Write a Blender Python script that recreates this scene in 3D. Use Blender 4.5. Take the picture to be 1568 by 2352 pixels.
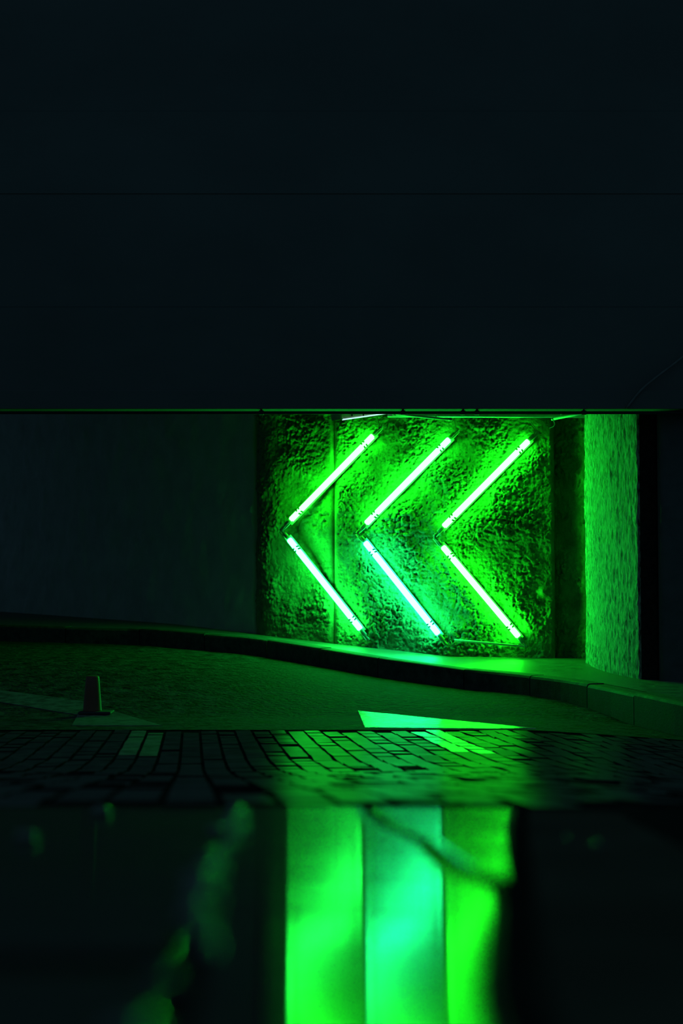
import bpy, bmesh, math, random
import numpy as np
from mathutils import Vector, Matrix

# ------------------------------------------------------------------ clear
for o in list(bpy.data.objects):
    bpy.data.objects.remove(o, do_unlink=True)
scene = bpy.context.scene
C = scene.collection
random.seed(7)
rng = np.random.default_rng(11)

# ------------------------------------------------------------------ camera
ZC = 0.90                                   # camera height above the road by the kerb
FPX = 50.0 / 36.0 * 2352.0
PITCH = math.atan((1330 - 1176) / FPX)
cd = bpy.data.cameras.new('camera')
cd.sensor_fit = 'VERTICAL'; cd.sensor_height = 36.0; cd.sensor_width = 24.0; cd.lens = 50.0
cd.clip_start = 0.02; cd.clip_end = 300
cd.dof.use_dof = True; cd.dof.focus_distance = 11.5; cd.dof.aperture_fstop = 2.4
cam = bpy.data.objects.new('camera', cd); C.objects.link(cam)
cam.location = (0, 0, ZC); cam.rotation_euler = (math.pi / 2 + PITCH, 0, 0)
scene.camera = cam

# ------------------------------------------------------------------ world and exposure
w = bpy.data.worlds.new('night'); scene.world = w; w.use_nodes = True
bg = w.node_tree.nodes['Background']
bg.inputs[0].default_value = (0.27, 0.72, 1.0, 1); bg.inputs[1].default_value = 0.075
vs = scene.view_settings
vs.view_transform = 'Standard'; vs.look = 'None'; vs.exposure = 0.0; vs.gamma = 1.0; vs.use_curve_mapping = False

# ------------------------------------------------------------------ helpers
def ray(px, py):
    x = (px - 784) / FPX; u = (1176 - py) / FPX
    c, s = math.cos(PITCH), math.sin(PITCH)
    return Vector((x, c - u * s, s + u * c))
def at_y(px, py, Y):                        # the point of the pixel's ray at depth Y
    d = ray(px, py); t = Y / d.y
    return Vector((d.x * t, Y, ZC + d.z * t))
def link(o, parent=None):
    C.objects.link(o)
    if parent is not None: o.parent = parent
    return o
def mesh_obj(name, verts, faces, mat, parent=None, smooth=False):
    me = bpy.data.meshes.new(name)
    me.from_pydata([tuple(v) for v in verts], [], faces); me.update()
    if mat: me.materials.append(mat)
    if smooth: me.polygons.foreach_set('use_smooth', [True] * len(me.polygons))
    return link(bpy.data.objects.new(name, me), parent)
def bm_obj(name, bm, mat, parent=None, smooth=False):
    me = bpy.data.meshes.new(name); bm.normal_update(); bm.to_mesh(me); bm.free()
    if mat: me.materials.append(mat)
    if smooth: me.polygons.foreach_set('use_smooth', [True] * len(me.polygons))
    return link(bpy.data.objects.new(name, me), parent)
def empty(name, loc=(0, 0, 0)):
    o = bpy.data.objects.new(name, None); o.empty_display_size = 0.1; C.objects.link(o); o.location = loc
    return o
def tag(o, label=None, cat=None, group=None, kind=None):
    if label: o['label'] = label
    if cat: o['category'] = cat
    if group: o['group'] = group
    if kind: o['kind'] = kind
    return o
def frame(axis):
    a = Vector(axis).normalized()
    h = Vector((0, 1, 0)) if abs(a.y) < 0.9 else Vector((1, 0, 0))
    u = a.cross(h).normalized(); v = a.cross(u).normalized()
    return a, u, v
def add_tube(bm, pts, r, n=12, caps=True):
    """sweep a circle (radius or list of radii) along points"""
    pts = [Vector(p) for p in pts]
    rs = r if isinstance(r, (list, tuple)) else [r] * len(pts)
    rings = []
    u = None
    for i, p in enumerate(pts):
        t = (pts[min(i + 1, len(pts) - 1)] - pts[max(i - 1, 0)])
        a = t.normalized()
        if u is None: _, u, v = frame(a)
        u = (u - a * u.dot(a)).normalized(); v = a.cross(u)
        rings.append([bm.verts.new(p + (u * math.cos(2 * math.pi * k / n) + v * math.sin(2 * math.pi * k / n)) * rs[i]) for k in range(n)])
    for i in range(len(rings) - 1):
        for k in range(n):
            bm.faces.new((rings[i][k], rings[i][(k + 1) % n], rings[i + 1][(k + 1) % n], rings[i + 1][k]))
    if caps:
        bm.faces.new(list(reversed(rings[0]))); bm.faces.new(rings[-1])
def add_box(bm, lo, hi, bevel=0.0, M=None):
    g = bmesh.ops.create_cube(bm, size=1.0)
    vs_ = g['verts']
    lo, hi = Vector(lo), Vector(hi)
    for v in vs_:
        v.co = Vector([(lo[i] + hi[i]) / 2 + v.co[i] * (hi[i] - lo[i]) for i in range(3)])
    if bevel > 0:
        es = list({e for v in vs_ for e in v.link_edges})
        r = bmesh.ops.bevel(bm, geom=es, offset=bevel, segments=2, profile=0.6, affect='EDGES')
        vs_ = list({v for f in r['faces'] for v in f.verts} | {v for v in vs_ if v.is_valid})
    if M is not None:
        for v in vs_: v.co = M @ v.co
def curve_pts(ctrl, n=14):                  # Catmull-Rom
    P = [Vector(c) for c in ctrl]; P = [P[0] * 2 - P[1]] + P + [P[-1] * 2 - P[-2]]
    out = []
    for i in range(1, len(P) - 2):
        for k in range(n):
            t = k / n
            a, b, c, d = P[i - 1], P[i], P[i + 1], P[i + 2]
            out.append(0.5 * ((2 * b) + (c - a) * t + (2 * a - 5 * b + 4 * c - d) * t * t + (3 * b - a - 3 * c + d) * t ** 3))
    out.append(P[-2]); return out

def perlin(x, y, seed=0):
    r = np.random.default_rng(seed)
    N = 256
    ang = r.random((N, N)) * 2 * np.pi
    gx, gy = np.cos(ang), np.sin(ang)
    xi = np.floor(x).astype(int); yi = np.floor(y).astype(int)
    xf, yf = x - xi, y - yi
    def g(ix, iy, dx, dy):
        return gx[ix % N, iy % N] * dx + gy[ix % N, iy % N] * dy
    u = xf ** 3 * (xf * (xf * 6 - 15) + 10); v = yf ** 3 * (yf * (yf * 6 - 15) + 10)
    a = g(xi, yi, xf, yf); b = g(xi + 1, yi, xf - 1, yf)
    c = g(xi, yi + 1, xf, yf - 1); d = g(xi + 1, yi + 1, xf - 1, yf - 1)
    return (a * (1 - u) + b * u) * (1 - v) + (c * (1 - u) + d * u) * v

def grains(x, y, size, seed):
    """rounded grains of random height with sharp crevices between them"""
    r = np.random.default_rng(seed); N = 256
    ox, oy, hh = r.random((N, N)), r.random((N, N)), 0.35 + 0.65 * r.random((N, N))
    u, v = x / size, y / size; iu, iv = np.floor(u).astype(int), np.floor(v).astype(int)
    best = np.zeros_like(u)
    for a in (-1, 0, 1):
        for b in (-1, 0, 1):
            cu, cv = iu + a, iv + b; k_ = (cu % N, cv % N)
            d2 = (u - cu - ox[k_]) ** 2 + (v - cv - oy[k_]) ** 2
            best = np.maximum(best, hh[k_] * np.clip(1 - d2 / 0.72, 0, 1) ** 0.6)
    return best

# ------------------------------------------------------------------ materials
def nt(name):
    m = bpy.data.materials.new(name); m.use_nodes = True
    t = m.node_tree; return m, t, t.nodes['Principled BSDF']
def node(t, kind, **kw):
    n = t.nodes.new(kind)
    for k, v in kw.items(): setattr(n, k, v)
    return n
def surf(name, c1, c2, rough=(0.6, 0.8), scale=6.0, stretch=(1, 1, 1), bump=0.0, bscale=60.0, bstretch=(1, 1, 1), bdist=0.01,
         spec=0.5, aniso=0.0, tangent=(0, 1, 0), coords='Object', coat=0.0):
    m, t, b = nt(name); L = t.links.new
    tc = node(t, 'ShaderNodeTexCoord')
    mp = node(t, 'ShaderNodeMapping'); mp.inputs['Scale'].default_value = stretch
    L(tc.outputs[coords], mp.inputs['Vector'])
    nz = node(t, 'ShaderNodeTexNoise'); nz.inputs['Scale'].default_value = scale; nz.inputs['Detail'].default_value = 6; nz.inputs['Roughness'].default_value = 0.6
    L(mp.outputs[0], nz.inputs['Vector'])
    cr = node(t, 'ShaderNodeValToRGB')
    cr.color_ramp.elements[0].position = 0.32; cr.color_ramp.elements[1].position = 0.68
    cr.color_ramp.elements[0].color = (*c1, 1); cr.color_ramp.elements[1].color = (*c2, 1)
    L(nz.outputs['Fac'], cr.inputs['Fac']); L(cr.outputs['Color'], b.inputs['Base Color'])
    mr = node(t, 'ShaderNodeMapRange')
    mr.inputs['From Min'].default_value = 0.3; mr.inputs['From Max'].default_value = 0.7
    mr.inputs['To Min'].default_value = rough[0]; mr.inputs['To Max'].default_value = rough[1]
    L(nz.outputs['Fac'], mr.inputs['Value']); L(mr.outputs[0], b.inputs['Roughness'])
    b.inputs['Specular IOR Level'].default_value = spec
    if coat: b.inputs['Coat Weight'].default_value = coat; b.inputs['Coat Roughness'].default_value = 0.05
    if aniso:
        b.inputs['Anisotropic'].default_value = aniso
        cx = node(t, 'ShaderNodeCombineXYZ')
        for i in range(3): cx.inputs[i].default_value = tangent[i]
        L(cx.outputs[0], b.inputs['Tangent'])
    if bump:
        mp2 = node(t, 'ShaderNodeMapping'); mp2.inputs['Scale'].default_value = bstretch
        L(tc.outputs[coords], mp2.inputs['Vector'])
        n2 = node(t, 'ShaderNodeTexNoise'); n2.inputs['Scale'].default_value = bscale; n2.inputs['Detail'].default_value = 4
        L(mp2.outputs[0], n2.inputs['Vector'])
        bp = node(t, 'ShaderNodeBump'); bp.inputs['Strength'].default_value = bump; bp.inputs['Distance'].default_value = bdist
        L(n2.outputs['Fac'], bp.inputs['Height']); L(bp.outputs[0], b.inputs['Normal'])
    return m
def emit(name, col, strength):
    m, t, b = nt(name)
    b.inputs['Base Color'].default_value = (0.05, 0.05, 0.05, 1)
    b.inputs['Emission Color'].default_value = (*col, 1); b.inputs['Emission Strength'].default_value = strength
    b.inputs['Roughness'].default_value = 0.3
    return m

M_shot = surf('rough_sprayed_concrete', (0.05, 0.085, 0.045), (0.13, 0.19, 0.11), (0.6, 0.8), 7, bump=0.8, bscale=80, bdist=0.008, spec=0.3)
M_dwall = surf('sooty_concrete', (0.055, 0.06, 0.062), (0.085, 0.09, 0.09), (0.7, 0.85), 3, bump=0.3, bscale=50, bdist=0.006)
M_lwall = surf('brightened_grey_concrete', (0.33, 0.34, 0.34), (0.45, 0.46, 0.46), (0.7, 0.85), 3, bump=0.3, bscale=50, bdist=0.006)  # paler copy of the dark concrete, standing in for missing ambient light
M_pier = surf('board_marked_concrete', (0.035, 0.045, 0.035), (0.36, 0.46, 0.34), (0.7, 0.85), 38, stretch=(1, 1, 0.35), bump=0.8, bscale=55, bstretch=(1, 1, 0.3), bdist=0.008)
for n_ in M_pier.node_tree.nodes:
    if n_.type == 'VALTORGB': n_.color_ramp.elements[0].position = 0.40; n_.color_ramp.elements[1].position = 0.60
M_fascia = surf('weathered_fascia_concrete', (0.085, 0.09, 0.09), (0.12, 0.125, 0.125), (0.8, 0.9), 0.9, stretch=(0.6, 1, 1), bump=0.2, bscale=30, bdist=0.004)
M_asph = surf('wet_asphalt', (0.004, 0.004, 0.004), (0.095, 0.095, 0.09), (0.7, 0.9), 9, bump=1.0, bscale=26, bdist=0.03, spec=0.03)
M_walk = surf('damp_pavement_concrete', (0.05, 0.052, 0.05), (0.14, 0.14, 0.13), (0.38, 0.58), 9, bump=0.25, bscale=60, bdist=0.004)
M_kerb = surf('kerb_stone', (0.025, 0.025, 0.025), (0.08, 0.08, 0.075), (0.6, 0.8), 14, spec=0.2, bump=0.4, bscale=80, bdist=0.004)
M_bed = surf('joint_sand_and_shade', (0.012, 0.012, 0.012), (0.03, 0.03, 0.028), (0.85, 0.95), 30, bump=0.5, bscale=200, bdist=0.004, spec=0.0)  # joint sand, also used as painted shade on the pier front
M_paver = surf('wet_paver', (0.03, 0.03, 0.03), (0.09, 0.09, 0.085), (0.31, 0.44), 9, stretch=(1, 1, 1), bump=0.2, bscale=60, bdist=0.003, aniso=0.95)
M_slab = surf('wet_brushed_slab', (0.045, 0.045, 0.043), (0.085, 0.083, 0.078), (0.066, 0.09), 5, bump=0.03, bscale=25, bstretch=(0.2, 3, 1), bdist=0.002, spec=0.35, aniso=1.0)
M_dry = surf('dry_matte_slab', (0.05, 0.042, 0.036), (0.08, 0.068, 0.058), (0.8, 0.9), 4, bump=0.3, bscale=60, bdist=0.003, spec=0.0)
def patchy(m, lo, hi, scale, stretch):
    """break the wet film up: where it is thin, dry matte stone shows through"""
    t = m.node_tree; L = t.links.new; wet = t.nodes['Principled BSDF']; out = [n for n in t.nodes if n.type == 'OUTPUT_MATERIAL'][0]
    df = node(t, 'ShaderNodeBsdfDiffuse'); df.inputs['Color'].default_value = (0.06, 0.057, 0.052, 1)
    tc = node(t, 'ShaderNodeTexCoord'); mp = node(t, 'ShaderNodeMapping'); mp.inputs['Scale'].default_value = stretch
    nz = node(t, 'ShaderNodeTexNoise'); nz.inputs['Scale'].default_value = scale; nz.inputs['Detail'].default_value = 3
    mr = node(t, 'ShaderNodeMapRange'); mr.inputs['From Min'].default_value = .3; mr.inputs['From Max'].default_value = .7
    mr.inputs['To Min'].default_value = lo; mr.inputs['To Max'].default_value = hi
    mx = node(t, 'ShaderNodeMixShader')
    L(tc.outputs['Object'], mp.inputs[0]); L(mp.outputs[0], nz.inputs['Vector']); L(nz.outputs['Fac'], mr.inputs['Value']); L(mr.outputs[0], mx.inputs['Fac'])
    L(df.outputs[0], mx.inputs[1]); L(wet.outputs[0], mx.inputs[2]); L(mx.outputs[0], out.inputs['Surface'])
patchy(M_slab, 0.14, 0.52, 9, (0.6, 2.0, 1))
M_paint = surf('worn_white_road_paint', (0.06, 0.06, 0.06), (0.75, 0.76, 0.72), (0.18, 0.30), 14, stretch=(0.5, 1.4, 1), bump=0.5, bscale=30, bstretch=(0.4, 1.5, 1), bdist=0.003, aniso=0.9)
M_oldpaint = surf('worn_grey_road_paint', (0.06, 0.06, 0.06), (0.22, 0.21, 0.20), (0.6, 0.8), 14, bump=0.3, bscale=40, bdist=0.003, spec=0.05)
M_black = surf('black_iron', (0.010, 0.010, 0.010), (0.022, 0.022, 0.022), (0.6, 0.75), 20)
M_cap = surf('dull_lamp_holder_plastic', (0.16, 0.18, 0.16), (0.28, 0.30, 0.28), (0.3, 0.45), 20)
M_clip = surf('black_rubber', (0.008, 0.008, 0.008), (0.014, 0.014, 0.014), (0.7, 0.8), 20)
M_steel = surf('galvanised_conduit', (0.45, 0.46, 0.45), (0.62, 0.62, 0.60), (0.35, 0.5), 20)
M_cable = surf('grey_cable', (0.10, 0.10, 0.10), (0.16, 0.16, 0.16), (0.5, 0.6), 20)
M_cone = surf('faded_orange_plastic', (0.13, 0.045, 0.02), (0.18, 0.06, 0.03), (0.5, 0.65), 12)
M_conebase = surf('black_rubber_base', (0.02, 0.02, 0.025), (0.035, 0.035, 0.04), (0.6, 0.8), 12)
M_hous = surf('warm_lit_lamp_housing', (0.38, 0.26, 0.24), (0.55, 0.40, 0.37), (0.5, 0.7), 16)  # warm light on the housing is put into this reddish, raised colour
M_grit = surf('glint_grit', (0.03, 0.04, 0.03), (0.06, 0.08, 0.06), (0.20, 0.30), 40, coat=1.0)

# ------------------------------------------------------------------ the lie of the land (heights relative to the road by the kerb)
PX = [-12, -6, -2, -0.93, -0.118, 1.08, 2.2, 4, 12]
PZ = [-.45, -.47, -.52, -.575, -.645, -.765, -.775, -.80, -.84]
def z_walk(X): return ZC + float(np.interp(X, PX, PZ))
KX = [-12, -6, -3.6, -1.9, -.87, .24, 1.187, 1.88, 2.08, 2.6, 3.2, 5.0]
KY = [17.2, 16.0, 15.4, 14.75, 14.1, 12.6, 11.96, 10.6, 8.9, 6.9, 5.6, 2.0]
def y_kerb(X): return float(np.interp(X, KX, KY))
FY = [-4, 0, 2.3, 2.9, 4.4, 5.8, 6.6, 8.6, 9.8, 12.5, 16, 20]
FZ = [-.085, -.104, -.366, -.43, -.612, -.775, -.835, -.905, -.945, -.862, -.83, -.83]
FYs = np.linspace(-4, 20, 481)
_f = np.interp(FYs, FY, FZ)
k = np.hanning(9); k /= k.sum()
_p = np.pad(_f, 4, mode='edge'); FZs = np.convolve(_p, k, 'valid')
ROADX_Z0 = z_walk(0.24) - 0.17 - ZC
def ground(X, Y):
    p = float(np.interp(Y, FYs, FZs))
    e = X - 0.115 * max(Y, 0) - 0.06
    if Y > 2.4 and e > 0: p -= 0.07 * e * e / (e + 0.15) * min((Y - 2.4) / 0.8, 1)
    t = min(max((Y - 9.6) / 3.0, 0), 1); t = t * t * (3 - 2 * t)
    return ZC + p + t * (z_walk(X) - 0.17 - ZC - p) if Y > 8.6 else ZC + p
def hit(px, py):                            # where a pixel's ray meets the road
    d = ray(px, py); t = 0.3
    for _ in range(4000):
        P = d * t
        if ZC + P.z <= ground(P.x, P.y): break
        t *= 1.0015
    return Vector((P.x, P.y, ground(P.x, P.y)))

# ------------------------------------------------------------------ road
Y_EDGE = 8.6                                # asphalt beyond, pavers nearer
def grid_mesh(name, xs, ys, zf, mat, parent=None):
    V = [(x, y, zf(x, y)) for y in ys for x in xs]; n = len(xs)
    F = [(j * n + i, j * n + i + 1, (j + 1) * n + i + 1, (j + 1) * n + i) for j in range(len(ys) - 1) for i in range(n - 1)]
    return mesh_obj(name, V, F, mat, parent, True)
xs = np.concatenate([np.linspace(-12, -4, 17), np.linspace(-3.9, 3.9, 79), np.linspace(4, 8, 9)])
road = grid_mesh('road', xs, np.linspace(Y_EDGE, 17.6, 91), ground, M_asph)
tag(road, 'wet dark asphalt road between the pavers and the kerb', kind='structure')
bed = grid_mesh('paving', xs, np.concatenate([np.linspace(-4, Y_EDGE, 127), [8.66, 8.72, 8.8]]), lambda x, y: ground(x, y) - 0.007, M_bed)
tag(bed, 'wet block paving sloping down from the foreground', kind='structure')

# pavers: columns that run away to the left, one shared mesh
PW, PL, GX, GY = 0.102, 0.225, 0.012, 0.003
def block_mesh(name, w, l, h, bev, mat, drop=0.02):
    a, b = w / 2, l / 2
    V = []
    for (x, y, z) in ((a, b, -drop), (a, b, h - bev), (a - bev, b - bev, h)):
        V += [(-x, -y, z), (x, -y, z), (x, y, z), (-x, y, z)]
    F = []
    for r in (0, 4):
        for i in range(4):
            j = (i + 1) % 4
            F.append((r + i, r + j, r + 4 + j, r + 4 + i))
    F.append((8, 9, 10, 11))
    me = bpy.data.meshes.new(name); me.from_pydata(V, [], F); me.materials.append(mat); me.materials.append(M_bed); me.update()
    me.polygons.foreach_set('material_index', [1] * 8 + [0])
    return me
me_paver = block_mesh('paver', PW - GX, PL - GY, 0.0, 0.0018, M_paver)
dirv = Vector((-0.105, 1, 0)).normalized(); side = Vector((dirv.y, -dirv.x, 0))
ang = math.atan2(-dirv.x, dirv.y)
def slope_matrix(x, y, rz, tx=0, ty=0):
    e = 0.05
    gy = (ground(x, y + e) - ground(x, y - e)) / (2 * e); gx = (ground(x + e, y) - ground(x - e, y)) / (2 * e)
    nrm = Vector((-gx + tx, -gy + ty, 1)).normalized()
    return Vector((0, 0, 1)).rotation_difference(nrm).to_matrix().to_4x4() @ Matrix.Rotation(rz, 4, 'Z')
Y_SLAB = 2.34
pv = []
for ci in range(-60, 70):
    off = (ci % 2) * PL * 0.5 + random.uniform(-0.02, 0.02)
    for ri in range(0, 60):
        s = ri * PL + off; P = side * (ci * PW) + dirv * s
        x, y = P.x, P.y
        if y + PL / 2 > Y_EDGE - 0.01 or y - PL / 2 < Y_SLAB + 0.01: continue
        if abs(x) > 0.32 * y + 0.55: continue
        if y > 4.8 and x > y_kerb(x) + 9: continue
        if x > 1.7 and y > y_kerb(x) - 0.12: continue
        tx, ty = random.gauss(0, 0.008), random.gauss(0, 0.022)
        mt = Matrix.Translation((x, y, ground(x, y) + random.uniform(-0.003, 0.002))) @ slope_matrix(x, y, ang, tx, ty)
        vis = abs(x) < 0.245 * y
        pv.append((y if vis else y + 100, mt))
pv.sort(key=lambda a: a[0])
for q, (d_, mt) in enumerate(pv[:300]):
    o = link(bpy.data.objects.new('paver', me_paver), bed); o.matrix_local = mt
V, F = [], []
base = [v.co.copy() for v in me_paver.vertices]; bf = [tuple(p.vertices) for p in me_paver.polygons]
for d_, mt in pv[300:]:
    n0 = len(V); V += [mt @ c for c in base]; F += [tuple(i + n0 for i in f) for f in bf]
fp = tag(mesh_obj('far_pavers', V, F, M_paver, bed), kind='stuff')
fp.data.materials.append(M_bed); fp.data.polygons.foreach_set('material_index', ([1] * 8 + [0]) * (len(F) // 9))

# large slabs in the foreground, laid between splayed joints
def gl(*pp): return [(hit(*q).x, hit(*q).y) for q in pp]
jA = [(-.171, 2.34)] + gl((548, 1850), (500, 1980), (455, 2130), (402, 2345)) + [(-.03, -1.2)]
jB = gl((829, 1846), (885, 1895), (960, 1925), (1050, 1990), (1120, 2020), (1183, 2052))
jC = gl((1200, 1846), (1190, 1900), (1183, 2052), (1176, 2200), (1172, 2345)) + [(.02, -1.2)]
jC[-1] = (jC[-2][0] - .02, -1.2)
jB = jB + [(x_, y_) for (x_, y_) in jC if y_ < jB[-1][1] - .01]
lines = [[(-1.15, 2.34), (-.62, -1.2)], [(-.62, 2.34), (-.40, -1.2)], jA, jB, jC, [(.78, 2.34), (.95, -1.2)], [(1.25, 2.34), (2.0, -1.2)]]
def lx(i, y):
    L = lines[i]; return float(np.interp(-y, [-q[1] for q in L], [q[0] for q in L]))
y_meet = hit(1183, 2052).y
cuts = [[2.34, 1.15, -0.2, -1.2], [2.34, 0.7, -1.2], [2.34, 0.20, -1.2], [2.34, y_meet + .01], [2.34, -1.2], [2.34, 0.9, -1.2]]
for i in range(len(lines) - 1):
    for j in range(len(cuts[i]) - 1):
        y1, y0 = cuts[i][j], cuts[i][j + 1]
        g = 0.006; bev = 0.006; NX, NY = 6, max(4, int((y1 - y0) / 0.12))
        if i == 3: NX = 3
        tz, tyl, txl = random.uniform(-.001, .001), random.gauss(0, .002), (-.03 if i in (4, 5) else random.gauss(0, .001))
        V, F = [], []
        cx, cy = (lx(i, (y0 + y1) / 2) + lx(i + 1, (y0 + y1) / 2)) / 2, (y0 + y1) / 2
        ts = [0, 0.012, 0.03] + list(np.linspace(0.12, 0.88, 5)) + [0.97, 0.988, 1]
        ss = [0, 0.008, 0.02] + list(np.linspace(0.08, 0.92, NY)) + [0.98, 0.992, 1]
        edge = lambda t: 0.0035 if t in (0, 1) else (0.0008 if t in (0.012, 0.988, 0.008, 0.992) else 0.0)
        for s in ss:
            y = y0 + g + (y1 - y0 - 2 * g) * s
            for t in ts:
                x = lx(i, y) + g + (lx(i + 1, y) - lx(i, y) - 2 * g) * t
                V.append((x, y, ground(x, y) + tz + tyl * (y - cy) + txl * ((x - lx(4, y)) if i in (4, 5) else (x - cx)) - max(edge(s), edge(t))))
        n, mrows = len(ts), len(ss)
        F += [(b * n + a, b * n + a + 1, (b + 1) * n + a + 1, (b + 1) * n + a) for b in range(mrows - 1) for a in range(n - 1)]
        ring = [a for a in range(n)] + [b * n + n - 1 for b in range(1, mrows)] + [(mrows - 1) * n + a for a in range(n - 2, -1, -1)] + [b * n for b in range(mrows - 2, 0, -1)]
        n0 = len(V)
        V += [(V[r][0], V[r][1], V[r][2] - 0.03) for r in ring]
        for a in range(len(ring)):
            b = (a + 1) % len(ring); F.append((ring[b], ring[a], n0 + a, n0 + b))
        so = mesh_obj('paving_slab', V, F, M_dry if i >= 4 else M_slab, bed, True); so.data.materials.append(M_bed)
        mi = [1 if (a in (0, n - 2) or b in (0, mrows - 2)) else 0 for b in range(mrows - 1) for a in range(n - 1)] + [1] * len(ring)
        so.data.polygons.foreach_set('material_index', mi)

# wet grit added to make the glints along the left slab joint
bm = bmesh.new()
for k_ in range(46):
    y = 0.5 + 1.85 * (k_ / 46) ** 0.7 + random.uniform(-.02, .02)
    x = lx(2, y) + random.gauss(0, 0.006)
    r = random.uniform(0.005, 0.011) * (1.0 if random.random() < .8 else 1.4)
    g = bmesh.ops.create_icosphere(bm, subdivisions=2, radius=r)
    for v in g['verts']: v.co = Vector((v.co.x + x, v.co.y * 1.2 + y, v.co.z * 0.7 + ground(x, y) + r * 0.2))
for (px, py, r) in ((232, 1872, .014), (240, 1868, .010), (60, 1932, .012), (1372, 1946, .0045), (1300, 1926, .003), (1417, 1770, .004)):  # stray grains added for single glints
    P = hit(px, py); g = bmesh.ops.create_icosphere(bm, subdivisions=2, radius=r)
    for v in g['verts']: v.co = Vector((v.co.x + P.x, v.co.y + P.y, v.co.z * 0.7 + P.z + r * 0.3))
tag(bm_obj('grit', bm, M_grit, bed, True), 'added wet grit that makes the glints along the slab joint', kind='stuff')

# ------------------------------------------------------------------ pavement and kerb
kx = np.concatenate([np.linspace(-12, -2.2, 20), np.linspace(-2, 2.0, 41), np.linspace(2.1, 5, 30)])
V, F = [], []
KW = 0.14
ksm = []
for x in kx:
    ksm.append((x, y_kerb(x)))
# smooth the kerb line
ks = np.array(ksm)
for _ in range(4):
    ks[1:-1, 1] = ks[1:-1, 1] * .5 + (ks[:-2, 1] + ks[2:, 1]) * .25
def offset_line(P, d):
    T = np.gradient(P, axis=0); T /= np.linalg.norm(T, axis=1)[:, None]
    N = np.stack([-T[:, 1], T[:, 0]], 1)
    N[N[:, 0] * 0.4 + N[:, 1] < 0] *= -1
    return P + N * d
inner = offset_line(ks, KW)
for i in range(len(ks)):
    x, y = inner[i]
    yy = np.linspace(y, 27.2, 6)
    for q, t in enumerate(yy): V.append((x + (0 if q == 0 else 0), t, z_walk(x) - 0.002))
for i in range(len(ks) - 1):
    for q in range(5):
        F.append((i * 6 + q, (i + 1) * 6 + q, (i + 1) * 6 + q + 1, i * 6 + q + 1))
walk = mesh_obj('sidewalk', V, F, M_walk, None, True)
tag(walk, 'raised concrete sidewalk strip below the lit wall', kind='structure')
kerb = empty('kerb', (0, 0, 0)); tag(kerb, 'dark curving stone kerb between road and sidewalk', kind='structure')
seg = np.concatenate([[0], np.cumsum(np.linalg.norm(np.diff(ks, axis=0), axis=1))])
def kp(s): return np.interp(s, seg, ks[:, 0]), np.interp(s, seg, ks[:, 1])
s = 0.0
while s < seg[-1] - 0.3:
    Ls = 0.85 + random.uniform(-.03, .03)
    sub = [s + 0.006 + (Ls - 0.012) * t / 6 for t in range(7)]
    P = np.array([kp(q) for q in sub]); I = offset_line(P, KW)
    dz = random.uniform(-.006, .006); V, F = [], []
    for (a, b) in zip(P, I):
        zt = z_walk(a[0]) + dz; zb = zt - 0.30; m = a + (b - a) * 0.18
        V += [(a[0], a[1], zb), (a[0], a[1], zt - 0.022), (a[0] + (m[0] - a[0]) * .35, a[1] + (m[1] - a[1]) * .35, zt - 0.006), (m[0], m[1], zt), (b[0], b[1], zt), (b[0], b[1], zb)]
    for i in range(6):
        for q in range(5): F.append((i * 6 + q, (i + 1) * 6 + q, (i + 1) * 6 + q + 1, i * 6 + q + 1))
    F += [(0, 1, 2, 3, 4, 5), tuple(36 + q for q in (5, 4, 3, 2, 1, 0))]
    mesh_obj('kerb_stone', V, F, M_kerb, kerb)
    s += Ls

# ------------------------------------------------------------------ walls
def wall_y(X): return 14.4 - 0.17 * (X + 0.08)          # face of the middle bay
XJ = at_y(765, 1200, 14.4).x                              # joint between the bays
XR = at_y(1270, 1200, 14.1).x
def relief(U, Vv, seed, rough=1.0, fade=None):
    big = perlin(U * 1.6, Vv * 1.6, seed) * 0.030 + perlin(U * 4, Vv * 4, seed + 1) * 0.016
    mask = np.clip(0.55 + 1.3 * perlin(U * 2.3 + 9, Vv * 2.3 + 4, seed + 2) + .6 * perlin(U * 6, Vv * 6, seed + 7), 0.32, 1.0)
    wu = U + 0.012 * perlin(U * 20, Vv * 20, seed + 8); wv = Vv + 0.012 * perlin(U * 20 + 7, Vv * 20, seed + 9)
    lump = grains(wu, wv, 0.040, seed + 3) * 0.032 + grains(wu, wv, 0.021, seed + 4) * 0.020 + np.abs(perlin(wu * 24, wv * 24, seed + 10)) * 0.022 + perlin(U * 70, Vv * 70, seed + 5) * 0.008
    pits = -np.clip(perlin(wu * 30 + 3, wv * 30, seed + 6) - 0.28, 0, 1) * 0.13
    return rough * (big + (lump + pits) * mask)
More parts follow.
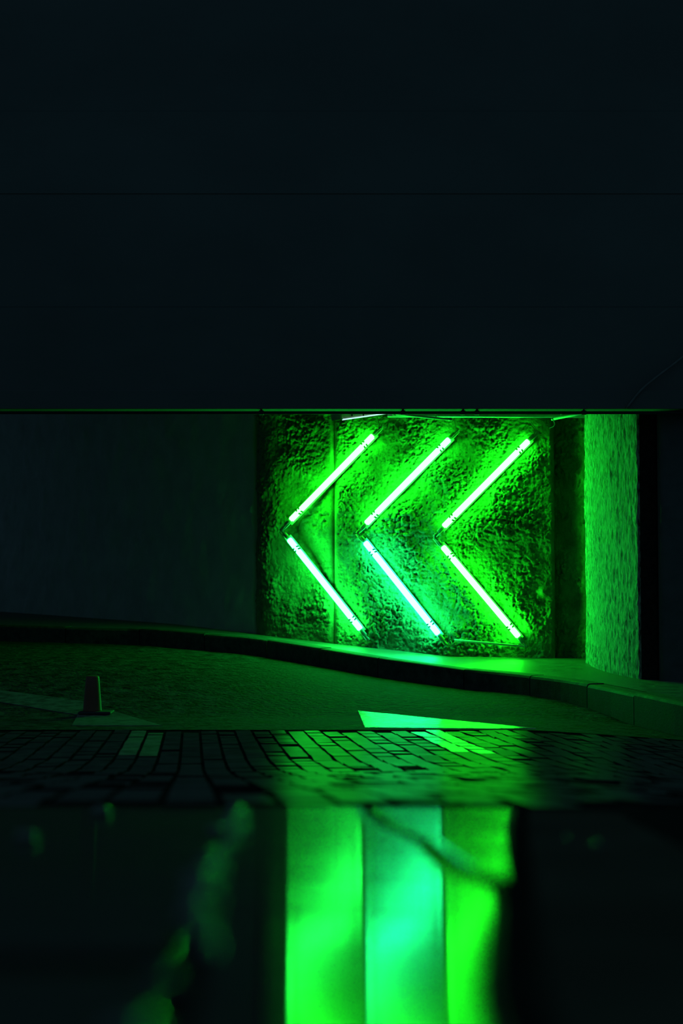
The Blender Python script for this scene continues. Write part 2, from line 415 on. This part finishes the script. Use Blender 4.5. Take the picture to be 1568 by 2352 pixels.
def wall_sheet(name, p0, p1, z0f, z1, step, seed, mat, parent, rough=1.0, lip0=0.0, lip1=0.0, depth=0.3, extra=None):
    """a bay of wall between two plan points with modelled surface relief and real thickness"""
    p0, p1 = np.array(p0), np.array(p1); Lw = np.linalg.norm(p1 - p0); t = (p1 - p0) / Lw
    nrm = np.array([t[1], -t[0]])                         # towards the camera
    nu = max(2, int(Lw / step)); nv = max(2, int((z1 - z0f) / step))
    U, W = np.meshgrid(np.linspace(0, Lw, nu + 1), np.linspace(z0f, z1, nv + 1))
    h = relief(U + p0[0] * 3.1, W, seed, rough)
    if lip0: h = h * np.clip(U / lip0, .15, 1) - 0.02 * np.clip(1 - U / 0.03, 0, 1) ** 2
    if lip1: h = h * np.clip((Lw - U) / lip1, .15, 1) - 0.02 * np.clip(1 - (Lw - U) / 0.03, 0, 1) ** 2
    if extra is not None: h = h + extra(U, W, Lw)
    X = p0[0] + t[0] * U + nrm[0] * h; Y = p0[1] + t[1] * U + nrm[1] * h
    V = np.stack([X, Y, W], -1).reshape(-1, 3).tolist(); n = nu + 1
    F = [(j * n + i, j * n + i + 1, (j + 1) * n + i + 1, (j + 1) * n + i) for j in range(nv) for i in range(nu)]
    # sides and back
    ring = list(range(n)) + [j * n + n - 1 for j in range(1, nv + 1)] + [nv * n + i for i in range(n - 2, -1, -1)] + [j * n for j in range(nv - 1, 0, -1)]
    n0 = len(V)
    for r in ring: V.append([V[r][0] - nrm[0] * depth, V[r][1] - nrm[1] * depth, V[r][2]])
    for a in range(len(ring)):
        b = (a + 1) % len(ring); F.append((ring[b], ring[a], n0 + a, n0 + b))
    return mesh_obj(name, V, F, mat, parent, True)
wb = empty('wall_back', (0, 0, 0)); tag(wb, 'rough sprayed concrete wall lit green by the tube lights', kind='structure')
ZT = ZC + 1.98; ZCEIL = ZC + 3.15
dA = np.array([-math.cos(math.radians(34)), math.sin(math.radians(34))])
pJ = np.array([XJ, wall_y(XJ)])
pA = pJ + dA * 1.06
def lump_patch(U, W, Lw):
    c = at_y(1243, 1358, 14.1)
    return 0.05 * np.exp(-(((U - (c.x - XJ) / math.cos(math.atan(.17))) / .05) ** 2 + ((W - c.z) / .05) ** 2))
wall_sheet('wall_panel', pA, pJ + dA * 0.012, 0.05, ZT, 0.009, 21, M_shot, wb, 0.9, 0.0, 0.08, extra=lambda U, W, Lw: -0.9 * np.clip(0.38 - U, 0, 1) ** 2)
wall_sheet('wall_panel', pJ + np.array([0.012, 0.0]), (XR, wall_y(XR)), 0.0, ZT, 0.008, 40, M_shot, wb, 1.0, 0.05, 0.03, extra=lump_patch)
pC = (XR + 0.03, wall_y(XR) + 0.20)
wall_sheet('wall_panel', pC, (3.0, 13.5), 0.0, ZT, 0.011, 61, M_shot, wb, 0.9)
wall_sheet('wall_panel', (XR - .12, wall_y(XR) + .22), (XR + .12, wall_y(XR) + .27), 0.0, ZT, 0.02, 78, M_dwall, wb, 0.2, depth=.1)
wall_sheet('wall_panel', (XJ - .02, wall_y(XJ) + .06), (XJ + .04, wall_y(XJ) + .05), 0.0, ZT, 0.02, 77, M_dwall, wb, 0.2, depth=.1)
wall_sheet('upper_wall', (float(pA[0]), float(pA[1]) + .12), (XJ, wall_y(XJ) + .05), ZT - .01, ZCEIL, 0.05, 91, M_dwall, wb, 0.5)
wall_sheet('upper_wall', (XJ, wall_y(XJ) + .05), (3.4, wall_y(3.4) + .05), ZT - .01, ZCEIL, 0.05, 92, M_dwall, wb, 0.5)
wl = wall_sheet('wall_left', (-8.6, 26.4), (float(pA[0]) + .05, float(pA[1]) + 0.17), 0.05, ZCEIL, 0.06, 90, M_lwall, None, 0.8)
tag(wl, 'dark unlit concrete wall running off to the left', kind='structure')

# pier at the right: its side faces the lamps
pf = at_y(1346, 1300, 13.25); pn = at_y(1405, 1300, 11.15); pq = at_y(1465, 1300, 11.15)
pr = empty('pier', (0, 0, 0)); tag(pr, 'square concrete pier whose left side glows green', kind='structure')
def streaks(U, W, Lw): return (-.21 * np.clip((U / Lw - .25) / .75, 0, 1) ** 2.2 if 2 < Lw < 2.5 else 0) + 0.012 * perlin(U * 40, W * 6, 130) + 0.006 * perlin(U * 90, W * 14, 131) + 0.05 * np.clip(0.18 - (W - (ZC - .77)), 0, 1) * -0.3
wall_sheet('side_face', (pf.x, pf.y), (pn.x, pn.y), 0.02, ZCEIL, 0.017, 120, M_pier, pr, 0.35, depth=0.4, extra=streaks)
wall_sheet('front_face', (pq.x + .012, pq.y - .06), (pq.x + .14, pq.y - .07), 0.02, ZCEIL, 0.02, 140, M_bed, pr, 0.3, depth=0.5)  # near-black colour puts the shade into this recessed front
wall_sheet('front_buttress', (pq.x + .13, pq.y - .22), (pq.x + 1.8, pq.y - .35), 0.0, ZCEIL, 0.03, 150, M_dwall, pr, 0.35, depth=0.7, extra=streaks)

# soffit over the sidewalk, and the deep girder face above
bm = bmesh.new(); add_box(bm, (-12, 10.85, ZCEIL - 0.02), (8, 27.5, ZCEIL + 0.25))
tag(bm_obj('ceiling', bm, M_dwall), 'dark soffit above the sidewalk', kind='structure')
YF = 10.75
gird = empty('wall_overhead', (0, 0, 0)); tag(gird, 'black overhead girder face above the lit wall', kind='structure')
zs_ = [at_y(784, py, YF).z for py in (940, 897, 705, 445, 255, -120, -700)]
me_cache = {}
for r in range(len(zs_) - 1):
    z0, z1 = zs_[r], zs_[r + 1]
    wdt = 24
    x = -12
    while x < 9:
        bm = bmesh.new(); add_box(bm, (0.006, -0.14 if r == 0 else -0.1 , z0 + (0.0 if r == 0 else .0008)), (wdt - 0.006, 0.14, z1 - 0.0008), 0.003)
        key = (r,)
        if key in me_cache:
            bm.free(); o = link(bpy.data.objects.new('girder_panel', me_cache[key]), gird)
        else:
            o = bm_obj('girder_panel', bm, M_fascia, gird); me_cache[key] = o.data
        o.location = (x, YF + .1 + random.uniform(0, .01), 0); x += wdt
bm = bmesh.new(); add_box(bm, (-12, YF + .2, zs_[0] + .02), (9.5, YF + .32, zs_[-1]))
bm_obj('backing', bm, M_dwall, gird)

# ------------------------------------------------------------------ lamps
def tube_light(label, a, b, col, strength, wires):
    pa, pb = [], []
    def on_plane(px, py):
        d = ray(px, py)
        # plane Y = 14.4 - .17 (X + .08) - stand-off
        k0 = 14.4 - 0.0136 - 0.095
        t = k0 / (d.y + 0.17 * d.x); return Vector((0, 0, ZC)) + d * t
    A, B = on_plane(*a), on_plane(*b)
    ax = (B - A).normalized(); Ln = (B - A).length
    root = empty('tube_light', A); tag(root, label, 'tube light', 'green tube lights forming three chevrons')
    R = 0.029
    nrm = Vector((-0.17, -1, 0)).normalized(); upv = ax.cross(nrm).normalized()
    mat = emit('green_tube_glow', col, strength)
    def loc(s, u=0, n=0): return ax * s + upv * u + nrm * n
    bm = bmesh.new(); add_tube(bm, [loc(0), loc(0.012), loc(Ln - 0.012), loc(Ln)], [R * .72, R, R, R * .72], 20)
    bm_obj('tube', bm, mat, root, True)
    bm = bmesh.new()
    Mx = Matrix((ax, upv, nrm)).transposed().to_4x4()
    sx = 1 if upv.x > 0 else -1
    add_box(bm, (-.03, .016 * sx - .022, -.052), (Ln + .03, .016 * sx + .022, -.038), .003, Mx)
    bm_obj('backing_strip', bm, M_cap, root)
    for (s0, sg) in ((0, -1), (Ln, 1)):
        bm = bmesh.new()
        add_tube(bm, [loc(s0 - sg * .004), loc(s0 + sg * .008), loc(s0 + sg * .07), loc(s0 + sg * .076)], [R * .70, R * .78, R * .74, R * .6], 14)
        cap = bm_obj('end_cap', bm, M_cap, root, True)
        bm = bmesh.new()
        add_tube(bm, [loc(s0 + sg * .074), loc(s0 + sg * .10), loc(s0 + sg * .104), loc(s0 + sg * .135)], [R * .32, R * .32, R * .5, R * .5], 10)
        bm_obj('plug', bm, M_cap, cap, True)
        bm = bmesh.new(); add_tube(bm, [loc(s0 - sg * .01, R * .8, .012), loc(s0 + sg * .12, R * .75, .012)], 0.005, 8)
        bm_obj('clip_rod', bm, M_steel, root, True)
        for ds in (0.105, 0.135):                         # dark clips biting both edges of the tube
            for sg2 in (-1, 1):
                bm = bmesh.new()
                arc = [loc(s0 - sg * (ds + .012 * math.cos(q)), sg2 * math.cos(q) * (R + .001), math.sin(q) * (R + .001)) for q in np.linspace(-.75, 1.12, 8)]
                add_tube(bm, arc, 0.0085, 6)
                bm_obj('clip', bm, M_clip, root, True)
        # standing-off bracket back to the wall
        q = loc(s0 - sg * .20); X = (A + q).x
        back = 0.13 if (A + q).x > XJ else 0.13 + (XJ - X) * (math.tan(math.radians(34)) - 0.17)
        bm = bmesh.new(); add_tube(bm, [q - nrm * (R * .6), q - nrm * back], 0.008, 8)
        bm_obj('bracket', bm, M_steel, root, True)
    for wpts in wires:
        pts = [on_plane(px, py) + Vector((0, off, 0)) - A for (px, py, off) in wpts]
        bm = bmesh.new(); add_tube(bm, curve_pts(pts, 8), 0.0045, 6)
        bm_obj('cable', bm, M_cable, root, True)
    return root
G = 85.0
tube_light('upper green tube of the chevron nearest the dark left wall', (667, 1195), (857, 1000), (0.0105, 1, 0.0135), G, [[(869, 988, 0), (871, 975, .03), (868, 962, .06), (866, 948, .06)]])
tube_light('lower green tube of the chevron nearest the dark left wall', (663, 1238), (828, 1446), (0.0105, 1, 0.07), G, [[(655, 1226, 0), (650, 1218, .02), (655, 1208, 0)]])
tube_light('upper green tube of the middle chevron', (840, 1203), (1032, 1008), (0.0105, 1, 0.02), G, [[(1044, 995, 0), (1047, 985, .03), (1044, 960, .06), (1042, 950, .06)]])
tube_light('lower green tube of the middle chevron with looped cable at its foot', (838, 1245), (1007, 1457), (0.0105, 1, 0.25), G, [[(1019, 1471, 0), (1026, 1482, 0), (1033, 1485, 0), (1037, 1478, .01), (1035, 1471, .03)]])
tube_light('upper green tube of the chevron nearest the pier', (1018, 1210), (1214, 1012), (0.0105, 1, 0.0135), G, [[(1226, 997, 0), (1231, 985, .03), (1222, 970, .06), (1218, 950, .06)]])
tube_light('lower green tube of the chevron nearest the pier', (1016, 1255), (1191, 1463), (0.0105, 1, 0.0135), G, [[(1003, 1242, 0), (998, 1236, .02), (1003, 1228, 0)]])

# ------------------------------------------------------------------ pipes, conduits and dead fittings
def pipe(name, label, cat, ctrl, r, mat, n=12):
    P = [Vector(c) for c in ctrl]; o0 = P[0].copy()
    bm = bmesh.new(); add_tube(bm, [p - o0 for p in P], r, n)
    o = bm_obj(name, bm, mat, None, True); o.location = o0
    return tag(o, label, cat)
zp = at_y(784, 946.5, YF - .02)
root = empty('iron_pipe', (-11, YF + .02, zp.z)); tag(root, 'thin black iron pipe hung under the girder edge', 'pipe')
bm = bmesh.new(); add_tube(bm, [(0, 0, 0), (20, 0, 0)], 0.0115, 12); bm_obj('pipe', bm, M_black, root, True)
for px in (600, 925, 1063, 1095, 1340):
    x = at_y(px, 946, YF + .02).x + 11
    bm = bmesh.new(); add_box(bm, (x - .018, -.016, -.016), (x + .018, .016, .016), .003); add_box(bm, (x - .008, -.006, .012), (x + .008, .006, .034))
    bm_obj('hanger', bm, M_black, root)
YC = 13.75
a, b = at_y(890, 954.5, YC), at_y(1372, 956, YC - .25)
pipe('conduit', 'long green-lit conduit along the top of the wall', 'conduit', (a, b), 0.017, M_steel)
# unlit tubes under the soffit
def dead_tube(label, p0, p1, r=.011, wire=None):
    p0, p1 = Vector(p0), Vector(p1); d = (p1 - p0).normalized(); Ln = (p1 - p0).length
    root = empty('unlit_tube', p0); tag(root, label, 'unlit tube')
    bm = bmesh.new(); add_tube(bm, [(0, 0, 0), d * Ln], r, 12); bm_obj('tube', bm, M_steel, root, True)
    for s0, sg in ((0, -1), (Ln, 1)):
        bm = bmesh.new(); add_tube(bm, [d * (s0 - sg * .02), d * (s0 + sg * .015), d * (s0 + sg * .02)], [r * 1.25, r * 1.25, r * .5], 12); bm_obj('end_cap', bm, M_cap, root, True)
    for s0 in (Ln * .25, Ln * .75):
        bm = bmesh.new(); add_tube(bm, [d * s0, d * s0 + Vector((0, 0.0, ZCEIL - 0.02 - (p0 + d * s0).z))], .005, 8); bm_obj('hanger', bm, M_cap, root, True)
    if wire:
        bm = bmesh.new(); add_tube(bm, curve_pts([Vector(q) - p0 for q in wire], 8), .004, 6); bm_obj('cable', bm, M_cable, root, True)
dead_tube('unlit tube slanting under the soffit above the middle chevron', at_y(905, 951, 13.55), at_y(1034, 963.5, 13.25))
dead_tube('short unlit tube with dangling wire above the pier side of wall', at_y(1270, 962.5, 13.3), at_y(1345, 948, 12.7), .012,
          [at_y(1270, 963, 13.3), at_y(1273, 972, 13.32), at_y(1271, 979, 13.34), at_y(1262, 983, 13.38)])
# old luminaire housing hanging from the soffit
root = empty('lamp_housing', at_y(790, 955, 13.3)); tag(root, 'small reddish lamp housing with bright lower edge above the left chevron', 'lamp housing')
o0 = root.location
def quad_prism(name, P, mat, thick):
    V = [Vector(p) - o0 for p in P]; V += [v + Vector(thick) for v in V]
    return mesh_obj(name, V, [(0, 1, 2, 3), (7, 6, 5, 4), (0, 4, 5, 1), (1, 5, 6, 2), (2, 6, 7, 3), (3, 7, 4, 0)], mat, root)
p = [at_y(786, 963, 13.3), at_y(899, 947, 13.85), at_y(899, 930, 13.85), at_y(780, 930, 13.3)]
quad_prism('body', p, M_hous, (-.10, .12, 0.0))
bm = bmesh.new(); add_tube(bm, [at_y(786, 964, 13.29) - o0, at_y(901, 947.5, 13.84) - o0], .006, 8)
bm_obj('highlight_edge', bm, emit('edge_highlight_glow', (0.55, 1.0, 0.95), 1.1), root, True)  # glow stands in for light on the rim; the fitting itself is dead
bm = bmesh.new(); add_tube(bm, curve_pts([at_y(786, 964, 13.29) - o0, at_y(783, 958, 13.29) - o0, at_y(780, 948, 13.32) - o0], 6), .006, 8)
bm_obj('end_rim', bm, M_steel, root, True)
for s_ in (808, 834):
    bm = bmesh.new(); q = at_y(s_, 951, 13.3 + .55 * (s_ - 786) / 113) - o0
    add_box(bm, q - Vector((.008, .012, .02)), q + Vector((.008, .004, .06)), .002); bm_obj('clamp', bm, M_black, root)
bm = bmesh.new(); q = at_y(845, 930, 13.65) - o0
add_tube(bm, [q, q + Vector((0, 0, ZCEIL - .02 - (q + o0).z))], .01, 8); bm_obj('stem', bm, M_black, root, True)
# conduit near the foot of the wall
a, b = at_y(1043, 1470, 13.96), at_y(1203, 1484.5, 13.86)
root = empty('conduit', a); tag(root, 'straight conduit low on the wall beside the looped cable', 'conduit')
bm = bmesh.new(); add_tube(bm, [(0, 0, 0), b - a], .011, 10); bm_obj('pipe', bm, M_steel, root, True)
for t in (.12, .6, .92):
    bm = bmesh.new(); q = (b - a) * t; add_tube(bm, [q, q + Vector((0.02, .25, 0))], .007, 8); bm_obj('bracket', bm, M_cap, root, True)
# cable climbing the girder at the right
cb = [at_y(px, py, YF - .04) for px, py in ((1438, 938), (1470, 898), (1505, 868), (1560, 826), (1640, 760))]
pts = curve_pts(cb, 6); o0 = pts[0].copy()
bm = bmesh.new(); add_tube(bm, [p - o0 for p in pts], .009, 8)
o = bm_obj('wall_cable', bm, M_cable, None, True); o.location = o0
tag(o, 'dark cable climbing diagonally across the girder above the pier', 'cable')

# ------------------------------------------------------------------ road markings
def patch(poly_px, name, parent, lift=0.004, nsub=10, mat=None):
    """a thin painted patch on the asphalt, four corners, following the ground"""
    c = [Vector(p) for p in poly_px]
    V, F = [], []
    for j in range(nsub + 1):
        for i in range(nsub + 1):
            u, v = i / nsub, j / nsub
            P = (c[0] * (1 - u) + c[1] * u) * (1 - v) + (c[3] * (1 - u) + c[2] * u) * v
            P = hit(P.x, P.y)
            V.append((P.x, P.y, ground(P.x, P.y) + lift))
    n = nsub + 1
    F = [(j * n + i, j * n + i + 1, (j + 1) * n + i + 1, (j + 1) * n + i) for j in range(nsub) for i in range(nsub)]
    n0 = len(V); ring = list(range(n)) + [j * n + n - 1 for j in range(1, n)] + [(n - 1) * n + i for i in range(n - 2, -1, -1)] + [j * n for j in range(n - 2, 0, -1)]
    V += [(V[r][0], V[r][1], V[r][2] - lift - .004) for r in ring]
    for a in range(len(ring)):
        b = (a + 1) % len(ring); F.append((ring[b], ring[a], n0 + a, n0 + b))
    return mesh_obj(name, V, F, mat or M_paint, parent)
def painted_pavers(name, parent, quad_px, cols=0, mat=None):
    """paint on the top of every paver inside the outline"""
    Q = [hit(*p) for p in quad_px]
    def inside(x, y):
        r = False
        for i in range(len(Q)):
            a, b = Q[i], Q[i - 1]
            if (a.y > y) != (b.y > y) and x < (b.x - a.x) * (y - a.y) / (b.y - a.y) + a.x: r = not r
        return r
    V, F = [], []
    a, b = (PW - GX) / 2 - .003, (PL - GY) / 2 - .003
    cs = sorted(round(Vector((q.x, q.y, 0)).dot(side) / PW) for q in Q); cm = cs[1] - 1 if cols else 0
    y0, y1 = min(q.y for q in Q), max(q.y for q in Q)
    for d_, mt in pv:
        p = mt.translation
        ci = round(Vector((p.x, p.y, 0)).dot(side) / PW)
        if (cm <= ci < cm + cols and y0 + .02 < p.y < y1 + .12) if cols else inside(p.x, p.y):
            n0 = len(V)
            V += [mt @ Vector(c) for c in ((-a, -b, .0015), (a, -b, .0015), (a, b, .0015), (-a, b, .0015), (-a, -b, -.004), (a, -b, -.004), (a, b, -.004), (-a, b, -.004))]
            F += [(n0, n0 + 1, n0 + 2, n0 + 3)] + [(n0 + i, n0 + 4 + i, n0 + 4 + (i + 1) % 4, n0 + (i + 1) % 4) for i in range(4)]
    if V: return mesh_obj(name, V, F, mat or M_paint, parent)
ar = empty('arrow_marking', (0, 0, 0)); tag(ar, 'white painted road arrow shining green in front of the chevrons', 'road marking')
patch([(822, 1634), (1230, 1674), (1120, 1674.5), (838, 1672)], 'arrow_head', ar)
painted_pavers('arrow_shaft', ar, [(960, 1669), (1052, 1669), (1128, 1730), (1030, 1727)], cols=2)
lm = empty('lane_marking', (0, 0, 0)); tag(lm, 'faint worn white marking beside the small traffic cone', 'road marking')
patch([(-60, 1578), (190, 1612), (250, 1655), (-60, 1604)], 'stripe', lm, mat=M_oldpaint)
patch([(180, 1640), (250, 1632), (372, 1667.5), (165, 1667.5)], 'end_bar', lm, mat=M_oldpaint)
painted_pavers('painted_blocks', lm, [(290, 1668), (376, 1668), (345, 1733), (255, 1733)], mat=M_oldpaint)

# small traffic cone on the far left
P = hit(212, 1640)
root = empty('traffic_cone', P); tag(root, 'small stubby orange traffic cone on the dark road', 'traffic cone')
bm = bmesh.new(); add_tube(bm, [(0, 0, .015), (0, 0, .03), (0, 0, .14), (0, 0, .25), (0, 0, .262)], [.068, .064, .055, .046, .040], 24); bm_obj('body', bm, M_cone, root, True)
bm = bmesh.new(); add_box(bm, (-.085, -.085, 0.003), (.14, .085, .022), .008); bm_obj('base', bm, M_conebase, root)
